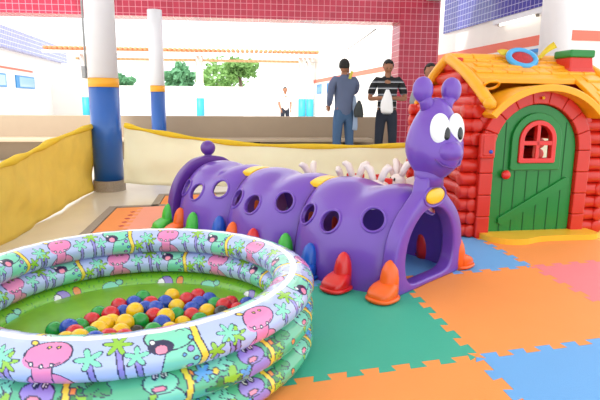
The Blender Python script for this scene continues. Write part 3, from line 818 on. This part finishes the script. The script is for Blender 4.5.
# roof: ridge along x
RH = 1.36; EF, EB = -.17, HD+.04; EZ = 1.00
def slope(f, sgn):
    """f 0 ridge .. 1 eave"""
    y = HD/2+(EF-HD/2)*f if sgn < 0 else HD/2+(EB-HD/2)*f
    z = RH-(RH-EZ)*(f**1.0)+.035*math.sin(PI*f)
    return y, z
def roof_panel(sgn):
    bm = bmesh.new(); rows = 6; x0, x1 = .07, HW+.06; rnd = random.Random(3)
    # base shell
    for xa_, xb_, fm in (((x0, dc-.40, 1), (dc-.40, dc+.40, .60), (dc+.40, x1, 1)) if sgn < 0 else ((x0, x1, 1),)):
        rings = []
        for i in range(19):
            f = fm*i/18; y, z = slope(f, sgn)
            rings.append([(xa_, y, z), (xb_, y, z), (xb_, y, z-.04), (xa_, y, z-.04)])
        loft(bm, rings)
    for r_ in range(rows):
        x = x0+.05+(r_ % 2)*.06
        while x < x1-.08:
            w = rnd.uniform(.10, .15); f0, f1 = .03+r_/rows*.94, .03+(r_+1)/rows*.94
            ya, za = slope(f0, sgn); yb, zb = slope(f1, sgn); xe = min(x+w-.006, x1-.03)
            t0, t1 = .002, .016+rnd.uniform(-.003, .004)
            if not (sgn < 0 and r_ >= 3 and abs((x+xe)/2-dc) < .44):
                a = [(x, ya, za+t0), (xe, ya, za+t0), (xe, yb, zb+t1), (x, yb, zb+t1)]; b = [(p[0], p[1], p[2]-.02) for p in a]
                va = [bm.verts.new(p) for p in a]; vb = [bm.verts.new(p) for p in b]
                bm.faces.new(va); bm.faces.new(vb[::-1])
                for q in range(4): bm.faces.new((va[q], vb[q], vb[(q+1) % 4], va[(q+1) % 4]))
            x += w
    return obj('roof_slope', bm, m_hyel, house, bevel=.006)
roof_panel(-1); roof_panel(1)
bm = bmesh.new()
for k in range(6):
    xa, xb = .04+k*.195, .04+(k+1)*.195-.006
    R = [[(x, HD/2+.075*math.cos(a), RH-.035+.062*math.sin(a)) for a in [PI*q/10 for q in range(11)]] for x in (xa, xa+.01, xb-.01, xb)]
    R[0] = [(p[0], HD/2+(p[1]-HD/2)*.93, RH-.035+(p[2]-RH+.035)*.9) for p in R[0]]
    loft(bm, R)
obj('ridge_cap', bm, m_hyel, house, smooth=False, bevel=.004)
for x in (.045, HW+.075):      # rounded rake boards
    for sgn in (-1, 1):
        bm = bmesh.new(); pts = [(x, *slope(f, sgn)) for f in [i/12 for i in range(13)]]
        pts = [(p[0], p[1], p[2]-.012) for p in pts]; tube(bm, pts, [.040]*12+[.034], 12)
        sphere(bm, pts[-1], .04, 14, 10); obj('rake_board', bm, m_hyel, house, smooth=True)
y, z = slope(1, -1)
for xa, xb in ((.04, dc-.42), (dc+.42, HW+.07)):
    bm = bmesh.new(); tube(bm, [(xa, y, z-.02), (xb, y, z-.02)], .028, 12); obj('eave_roll', bm, m_hyel, house, smooth=True)
# arched hood over the door
bm = bmesh.new(); Ro, Ri, hz = .590, .540, .537
def hoodarc(R, y): 
    a0 = .70
    return [(dc+R*math.cos(a0+(PI-2*a0)*k/28), y, hz+R*math.sin(a0+(PI-2*a0)*k/28)) for k in range(29)]
R = []
for y, ro in ((-.20, Ro-.012), (-.215, Ro-.03), (-.195, Ro), (-.12, Ro-.004), (.18, Ro-.01)):
    R.append(hoodarc(ro, y)+hoodarc(Ri, y)[::-1])
loft(bm, R[2:] if False else [R[0], R[2], R[3], R[4]])
obj('arch_hood', bm, m_hyel, house, smooth=False, bevel=.012, seg=3)
bm = bmesh.new(); sphere(bm, (dc, -.1, hz+Ri-.045), .012, 12, 8); obj('boss', bm, m_yplas, house, smooth=True)
bm = bmesh.new()   # curl embossed at lower left of roof
for c_, r0 in (((.10, .86), .05),):
    y, z = slope(.80, -1); pts = [(.13+.055*math.cos(a), y+.04*math.sin(a), z+.012-.027*math.sin(a)+.015) for a in [2*PI*k/24 for k in range(24)]]
    tube(bm, pts, .010, 8, True)
obj('emboss_ring', bm, m_hyel, house, smooth=True)
# chimney
bm = bmesh.new(); cx = 1.03; cy = HD/2-.20
lathe(bm, [(.175, 1.14), (.165, 1.24), (.145, 1.27), (.135, 1.355)], 4, Matrix.Translation((cx, cy, 0)) @ Matrix.Rotation(PI/4, 4, 'Z') )
ch = obj('chimney', bm, m_hred, house, bevel=.01)
bm = bmesh.new(); 
for z in (1.24, 1.30, 1.36): box(bm, cx-.118, cx+.118, cy-.121, cy-.1, z-.002, z+.002)
bm = bmesh.new(); box(bm, cx-.108, cx+.108, cy-.108, cy+.108, 1.35, 1.41)
obj('chimney_cap', bm, m_dgreen, ch, bevel=.014, seg=3)
# blue swim ring with red netting, and yellow ribbon lying on the ridge
rp = HO + U2*.60 + V2*(HD/2-.16) + Vector((0, 0, 1.345))
ro_ = tag(empty('swim_ring', rp, RZ), 'light blue oval ring with red centre lying on the roof ridge', 'ring')
Mr = Matrix.Rotation(math.radians(48), 4, 'X')
bm = bmesh.new(); tube(bm, [Mr @ Vector((.112*math.cos(2*PI*k/32), .088*math.sin(2*PI*k/32), 0)) for k in range(32)], .024, 12, True); obj('tube', bm, mat('sky_blue_vinyl', '3fa4e0', .3, coat=.4), ro_, smooth=True)
bm = bmesh.new(); sphere(bm, (0, 0, 0), (.095, .072, .02), 28, 14, M=Mr.to_3x3()); obj('centre', bm, mat('red_speckled', 'b3202c', .5, var=.6, vscale=60), ro_, smooth=True)
bm = bmesh.new(); rings = []
for k in range(40):
    t = k/39; x = -.17+.50*t; tw = 2.2*PI*t; c = Vector((x, .06+.02*math.sin(9*t), .02+.030*math.sin(7*t+1)+(.07*max(0, t-.75)/.25))); wv = Vector((0, math.cos(.5*math.sin(tw)+.5), math.sin(.5*math.sin(tw)+.5)))*.035
    nn = Vector((0, -wv.z, wv.y)).normalized()*.002
    rings.append([c-wv-nn, c+wv-nn, c+wv+nn, c-wv+nn])
loft(bm, rings); tag(obj('ribbon', bm, mat('yellow_ribbon', 'f4dc3a', .5, trans=.3), loc=rp, rot=(0, 0, RZ), smooth=True), 'twisted yellow plastic ribbon along the toy house roof ridge', 'ribbon')

# ------------------------------------------------------------------ yellow cloth barriers
def cloth(name, tops, bots, m, hem, label, folds=.02, n=80, th=.004):
    T = smoothcurve(tops, 16); Bt = smoothcurve(bots, 16); n = len(T); bm = bmesh.new(); rows = 14; rings = []
    cols_ = []
    for i in range(n):
        a, b = T[i], Bt[i]; tan = (T[min(i+1, n-1)]-T[max(i-1, 0)]); tan.z = 0; tan.normalize(); nn = Vector((-tan.y, tan.x, 0))
        s = i/n; c = []
        for j in range(rows+1):
            f = j/rows; off = folds*math.sin(9*s+6*f)*math.sin(PI*f)+folds*.5*math.sin(23*s+11*f+2)*f+folds*.25*math.sin(51*s-7*f)
            c.append(a.lerp(b, f)+nn*off)
        cols_.append((c, nn))
    for c, nn in cols_:
        rings.append([p+nn*th/2 for p in c]+[p-nn*th/2 for p in reversed(c)])
    loft(bm, rings)
    o = tag(obj(name, bm, m, smooth=True), label, 'cloth')
    bm = bmesh.new(); tube(bm, [c[0]+Vector((0, 0, .0)) for c, nn in cols_], [.024+.008*math.sin(i*.35) for i in range(n)], 10); obj('rolled_hem', bm, hem, o, smooth=True)
    return o
m_cloth = mat('yellow_cloth', 'f3d868', .75, bump=.5, bscale=160, var=.10, vscale=7, trans=.3)
m_cloth2 = mat('overexposed_yellow_cloth', 'fffbe6', .75, bump=.3, bscale=160, var=.03, trans=.45)  # same yellow cloth, its colour bleached to imitate backlight and overexposure
m_hem = mat('yellow_hem', 'f5d535', .7, trans=.3, var=.1)
xb, yb_ = B1.x, B1.y
cloth('fabric_barrier', [D(92, 126, yb_-.05), D(60, 138, 4.8), D(30, 153, 4.1), D(0, 166, 3.45), D(-40, 182, 2.9)], [D(94, 190, yb_-.05), D(66, 206, 4.8), D(36, 225, 4.1), D(0, 248, 3.45), D(-40, 275, 2.9)], m_cloth, m_hem,
      'yellow cloth sheet strung from the nearest column towards the left edge', .022)
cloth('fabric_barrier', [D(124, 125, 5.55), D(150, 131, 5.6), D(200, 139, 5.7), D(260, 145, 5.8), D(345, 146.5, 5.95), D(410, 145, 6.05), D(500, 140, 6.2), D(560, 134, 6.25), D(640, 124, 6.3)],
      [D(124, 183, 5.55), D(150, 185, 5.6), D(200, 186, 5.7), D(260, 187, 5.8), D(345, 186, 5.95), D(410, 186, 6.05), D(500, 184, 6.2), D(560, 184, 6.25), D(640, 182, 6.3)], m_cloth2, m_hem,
      'long yellow cloth, tinted cream as if overexposed, with yellow rolled top stretched behind the tunnel and house', .02)

# ------------------------------------------------------------------ rabbit rockers
def skin_mesh(nodes, edges, sub=2, root=0):
    me = bpy.data.meshes.new('t'); me.from_pydata([n[:3] for n in nodes], edges, []); o = bpy.data.objects.new('t', me); COL.objects.link(o)
    md = o.modifiers.new('s', 'SKIN'); md.use_smooth_shade = True
    for i, n in enumerate(nodes):
        sv = me.skin_vertices[0].data[i]; r = n[3] if isinstance(n[3], (tuple, list)) else (n[3], n[3]); sv.radius = r; sv.use_root = i == root
    ms = o.modifiers.new('u', 'SUBSURF'); ms.levels = sub; ms.render_levels = sub
    r = evalmesh(o); bpy.data.objects.remove(o); return r
def rabbit(loc, rz, label, sc=1.0, first=[None]):
    e = tag(empty('rabbit_rocker', loc, rz), label, 'rocking toy', 'white rabbit rocking toys behind the tunnel')
    e.scale = (sc, sc, sc)
    if first[0] is None:
        bm = bmesh.new(); sphere(bm, (0, .10, .34), (.12, .20, .16), 24, 16); tube(bm, [(0, -.05, .33), (0, -.12, .42)], [.085, .075], 14)
        sphere(bm, (0, .29, .36), .035, 12, 8)
        for sx in (-1, 1): tube(bm, [(sx*.07, .22, .25), (sx*.09, .24, .12), (sx*.09, .20, .05)], [.05, .04, .035], 12); tube(bm, [(sx*.06, -.04, .26), (sx*.08, -.07, .12), (sx*.08, -.10, .05)], [.04, .032, .03], 12)
        P = [('body', bm, m_rab)]
        bm = bmesh.new(); sphere(bm, (0, -.15, .47), (.078, .085, .075), 28, 18); sphere(bm, (0, -.225, .445), (.042, .035, .033), 16, 10); P.append(('head', bm, m_rab))
        for sx in (-1, 1):
            bm = bmesh.new(); tube(bm, [(sx*.035, -.13, .53), (sx*.055, -.12, .59), (sx*.08, -.10, .645), (sx*.115, -.085, .665), (sx*.145, -.08, .660)], [.034, .036, .038, .032, .014], 12); P.append(('ear', bm, m_rab))
            bm = bmesh.new(); sphere(bm, (sx*.030, -.222, .492), (.011, .010, .020), 12, 8); P.append(('eye', bm, m_blk))
        bm = bmesh.new(); sphere(bm, (0, -.262, .452), (.012, .008, .009), 10, 6); P.append(('nose', bm, m_red))
        bm = bmesh.new(); box(bm, -.115, .115, .03, .21, .36, .425); box(bm, -.1, .1, .18, .22, .40, .52); P.append(('saddle', bm, m_red))
        for sx in (-1, 1):
            bm = bmesh.new(); tube(bm, smoothcurve([(sx*.09, -.26, .075), (sx*.09, -.12, .025), (sx*.09, .08, .015), (sx*.09, .26, .03), (sx*.09, .38, .085)], 4), .018, 10); P.append(('rocker', bm, m_red))
        first[0] = []
        for n, b, m_ in P:
            o = obj(n, b, m_, e, smooth=(n != 'saddle'), bevel=.012 if n == 'saddle' else 0); first[0].append(o)
    else:
        for o in first[0]:
            c = o.copy(); COL.objects.link(c); c.parent = e
    return e
def rab(px, py_ear, Y, rz, label, sc=1.0):
    p = D(px, py_ear, Y); s = p.z/.68
    return rabbit((p.x, Y, MT*0), rz, label, s)
rab(302, 162, 4.35, .9, 'leftmost white rabbit rocking toy behind the tunnel')
rab(331, 168, 4.30, 1.5, 'second white rabbit rocking toy from the left, ears swept back')
rab(356, 161, 4.30, -.1, 'third white rabbit rocking toy from the left, red saddle beside it')
rab(380, 165, 4.05, -.35, 'white rabbit rocking toy with both eyes showing over the tunnel')
rab(390, 164, 4.65, .5, 'rearmost white rabbit rocking toy, behind the one with eyes showing')
rab(409, 160, 4.30, -1.0, 'rightmost white rabbit rocking toy, against the caterpillar head')

# ------------------------------------------------------------------ people
m_skin = mat('skin', '9c6a4e', .55); m_hair = mat('hair', '15110f', .7)
m_jean = mat('jeans', '3f5f86', .8, var=.12, vscale=12); m_djean = mat('dark_jeans', '1d2536', .8)
m_shirt = mat('blue_grey_shirt', '5a6685', .8, var=.06, vscale=8); m_grey = mat('grey_cloth', '8a8f98', .8)
def stripes():
    m = bpy.data.materials.new('striped_polo'); m.use_nodes = True; nt = m.node_tree; n = nt.nodes; b = n['Principled BSDF']; b.inputs['Roughness'].default_value = .85
    tc = n.new('ShaderNodeTexCoord'); sp = n.new('ShaderNodeSeparateXYZ'); nt.links.new(tc.outputs['Object'], sp.inputs[0])
    mu = n.new('ShaderNodeMath'); mu.operation = 'MULTIPLY'; mu.inputs[1].default_value = 1/.10; nt.links.new(sp.outputs[2], mu.inputs[0])
    fr = n.new('ShaderNodeMath'); fr.operation = 'FRACT'; nt.links.new(mu.outputs[0], fr.inputs[0])
    cr = n.new('ShaderNodeValToRGB'); cr.color_ramp.interpolation = 'CONSTANT'; e = cr.color_ramp.elements
    e[0].position = 0; e[0].color = (*hx('16171b'), 1); e[1].position = .62; e[1].color = (*hx('b9bcc4'), 1)
    x = e.new(.74); x.color = (*hx('5b5e68'), 1); x = e.new(.90); x.color = (*hx('16171b'), 1)
    nt.links.new(fr.outputs[0], cr.inputs[0]); nt.links.new(cr.outputs[0], b.inputs['Base Color']); return m
m_polo = stripes()
def person(name_label, loc, rz, h, mshirt, mpants, armL, armR, sleeve, headrot, shoulders=.20):
    """local: faces -y. arm*: (elbow, wrist) positions in metres for h=1.72; -x is the figure's right"""
    k = h/1.72
    e = tag(empty('person', loc, rz), name_label, 'person'); e.scale = (k, k, k)
    hip, ch, nk = (0, 0, .95), (0, -.005, 1.28), (0, 0, 1.46)
    N = [(0, 0, .95, (.15, .10)), (0, -.005, 1.12, (.135, .095)), (0, -.01, 1.30, (.16, .10)), (0, .005, 1.43, (.07, .065)), (0, -.01, 1.50, .055), (0, -.02, 1.55, .055)]
    E_ = [(0, 1), (1, 2), (2, 3), (3, 4), (4, 5)]
    def add(i, *p):
        for q in p: N.append(q); E_.append((i, len(N)-1)); i = len(N)-1
        return i
    wr_ = []
    for sx, (el, wr) in ((-1, armR), (1, armL)):
        add(2, (sx*shoulders*.85, 0, 1.395, .062), (sx*(shoulders+.02), .0, 1.33, .052), (*el, .040), ((el[0]+wr[0])/2, (el[1]+wr[1])/2, (el[2]+wr[2])/2, .037), (*wr, .026))
        wr_.append((el, wr))
        add(0, (sx*.09, 0, .86, .085), (sx*.11, -.01, .50, .055), (sx*.115, .01, .30, .053), (sx*.12, .02, .09, .036), (sx*.125, -.06, .035, .034), (sx*.13, -.15, .028, .028))
    me = skin_mesh(N, E_, 2); bm = bmesh.new(); bm.from_mesh(me)
    # head with brow, nose, ears
    Rh = Matrix.Rotation(headrot[1], 3, 'Z') @ Matrix.Rotation(headrot[0], 3, 'X')
    def face(p):
        q = Vector((p.x*(1-.14*max(0, -p.z)), p.y*(1-.05*max(0, -p.z)), p.z))
        d = (p-Vector((0, -1, -.08)).normalized()).length; q += Vector((0, -.22*math.exp(-(d/.14)**2), 0))
        d = (p-Vector((0, -.85, -.62)).normalized()).length; q += Vector((0, -.08*math.exp(-(d/.3)**2), 0))
        for s in (-1, 1):
            d = (p-Vector((s*.33, -.93, .12)).normalized()).length; q += Vector((0, .07*math.exp(-(d/.14)**2), 0))
            d = (p-Vector((s*1, .05, 0)).normalized()).length; q += Vector((s*.16*math.exp(-(d/.16)**2), 0, 0))
        return q
    hcen = Vector((0, -.015, 1.61))
    sphere(bm, hcen, (.076, .096, .112), 40, 28, M=Rh, f=face)
    for el, wr in wr_:
        w = Vector(wr); dr = (w-Vector(el)).normalized(); sid = dr.orthogonal().normalized(); up = dr.cross(sid)
        sphere(bm, w+dr*.045, (.040, .022, .05), 14, 10, M=Matrix((sid, up, dr)).transposed())
        for f in range(4):
            b0 = w+dr*.08+sid*(-.027+.018*f); L = (.055, .065, .060, .045)[f]
            tube(bm, [b0-dr*.01, b0+dr*L*.5+up*.006, b0+dr*L*.8+up*.022], [.009, .0085, .006], 8)
        b0 = w+dr*.03-sid*.034; tube(bm, [b0, b0+dr*.03-sid*.016+up*.008, b0+dr*.055-sid*.008+up*.018], [.011, .0095, .007], 8)
    body = obj('body', bm, m_skin, e, smooth=True)
    # hair cap
    def hairf(p): return p
    bm = bmesh.new(); sphere(bm, (0, 0, 0), (.082, .102, .104), 32, 22)
    bmesh.ops.delete(bm, geom=[v for v in bm.verts if (v.co.y < .0 and v.co.z < .045-v.co.y*.15) or v.co.z < -.055], context='VERTS')
    bmesh.ops.transform(bm, matrix=Matrix.Translation(hcen+Rh @ Vector((0, .006, .016))) @ Rh.to_4x4(), verts=bm.verts[:])
    o = obj('hair', bm, m_hair, e, smooth=True, fix=False); sm = o.modifiers.new('t', 'SOLIDIFY'); sm.thickness = .012; sm.offset = 0
    # facial features
    for s in (-1, 1):
        bm = bmesh.new(); c = hcen+Rh @ Vector((s*.027, -.088, .012)); sphere(bm, c, (.012, .006, .006), 12, 8, M=Rh); obj('eye', bm, m_hair, body, smooth=True)
    bm = bmesh.new(); tube(bm, [hcen+Rh @ Vector((x, -.089+abs(x)*.3, -.052)) for x in (-.022, 0, .022)], .004, 6); obj('mouth', bm, mat('lips', '7a3f38', .6), body, smooth=True)
    # shirt
    N = [(0, 0, .80, (.172, .125)), (0, 0, .92, (.172, .125)), (0, -.005, 1.10, (.160, .12)), (0, -.01, 1.30, (.178, .118)), (0, .005, 1.42, (.105, .085)), (0, .0, 1.50, .066)]; E_ = [(0, 1), (1, 2), (2, 3), (3, 4), (4, 5)]
    for sx, (el, wr) in ((-1, armR), (1, armL)):
        a = add(3, (sx*shoulders*.85, 0, 1.395, .078), (sx*(shoulders+.02), 0, 1.33, .070))
        el = Vector(el); wr = Vector(wr); sh = Vector((sx*(shoulders+.02), 0, 1.33))
        if sleeve == 'long': add(a, (*el, .056), (*el.lerp(wr, .5), .050), (*el.lerp(wr, .9), .042))
        else: add(a, (*sh.lerp(el, .45), .067), (*sh.lerp(el, .75), .066))
    link('shirt', skin_mesh(N, E_, 2), mshirt, e, smooth=True)
    N = [(0, 0, 1.0, (.155, .108)), (0, 0, .90, (.160, .118))]; E_ = [(0, 1)]
    for sx in (-1, 1): add(1, (sx*.09, 0, .82, .102), (sx*.11, -.01, .50, .078), (sx*.115, .01, .28, .070), (sx*.12, .02, .07, .066))
    link('trousers', skin_mesh(N, E_, 2), mpants, e, smooth=True)
    for sx in (-1, 1):
        bm = bmesh.new(); sphere(bm, (sx*.125, -.055, .045), (.048, .135, .045), 18, 10)
        bmesh.ops.bisect_plane(bm, geom=bm.verts[:]+bm.edges[:]+bm.faces[:], plane_co=(0, 0, .008), plane_no=(0, 0, 1), clear_inner=True); obj('shoe', bm, m_blk, e, smooth=True)
    return e
Yp = 8.25
pa = D(344, 100, Yp); pb = D(387, 100, Yp+.05)
A = person('man in blue-grey shirt and jeans seen from behind, holding a phone to his ear', (pa.x, Yp, 0), PI+.35, 1.65, m_shirt, m_jean,
       ((.24, -.02, 1.10), (.18, -.20, .98)), ((-.25, -.13, 1.18), (-.115, -.10, 1.52)), 'long', (-.05, -.55))
Bp = person('man in black striped polo looking down at a white bag in his hands', (pb.x, Yp+.05, 0), -.12, 1.65, m_polo, m_djean,
       ((.29, -.05, 1.10), (.06, -.26, 1.12)), ((-.29, -.05, 1.10), (-.06, -.26, 1.12)), 'short', (.42, .1))
cp = Vector((D(430.5, 70, 6.4).x, 6.4, 0))
person('dark-haired child standing behind the caterpillar head and toy house', cp, -.2, 1.46, m_grey, m_djean,
       ((.23, 0, 1.08), (.22, -.05, .86)), ((-.23, 0, 1.08), (-.22, -.05, .86)), 'short', (.1, .3), .17)
fp = D(285, 105, 20)
person('distant person in a pale shirt standing in the courtyard', (fp.x, 20, -.12), .4, 1.66, m_rab, m_djean,
       ((.25, 0, 1.08), (.2, -.1, .86)), ((-.25, 0, 1.08), (-.2, -.1, .86)), 'short', (0, 0))
# phone, bags
p = D(351, 75, Yp-.12)
bm = bmesh.new(); box(bm, -.022, .022, -.008, .008, -.06, .06); tag(obj('mobile_phone', bm, mat('phone_yellow', 'c9c04a', .4), loc=p, rot=(.2, .25, .3), bevel=.005), 'small phone held at the ear of the man in blue-grey', 'phone')
def bag(name, c, w, h, m, label, thick=.05, knot=True):
    bm = bmesh.new(); R = []
    for k in range(9):
        f = k/8; z = -h*f; ww_ = w*(.28+.72*math.sin(min(1, f*1.3)*PI/2))*(1 if f < .9 else .9); tt = thick*(.3+.7*math.sin(PI*min(.8, f)))
        R.append([(ww_/2*math.cos(a)*(1+.06*math.sin(3*a+k)), tt*math.sin(a), z+.01*math.sin(2*a)) for a in [2*PI*q/18 for q in range(18)]])
    loft(bm, R); return tag(obj(name, bm, m, loc=c, smooth=True), label, 'bag')
bag('plastic_bag', D(387.5, 90, Yp-.28), .19, .33, mat('white_bag', 'f4f4f8', .5, bump=.6, bscale=15), 'white plastic bag hanging from the hands of the man in stripes')
bag('shoulder_bag', D(359, 101, Yp-.1), .15, .24, mat('dark_bag', '33393a', .6), 'dark bag hanging beside the man in blue-grey')
bag('folded_cloth', D(354.5, 96, Yp+.0), .12, .52, mat('pale_blue_cloth', '9fb4d2', .8), 'pale blue cloth hanging beside the man in blue-grey', .03)
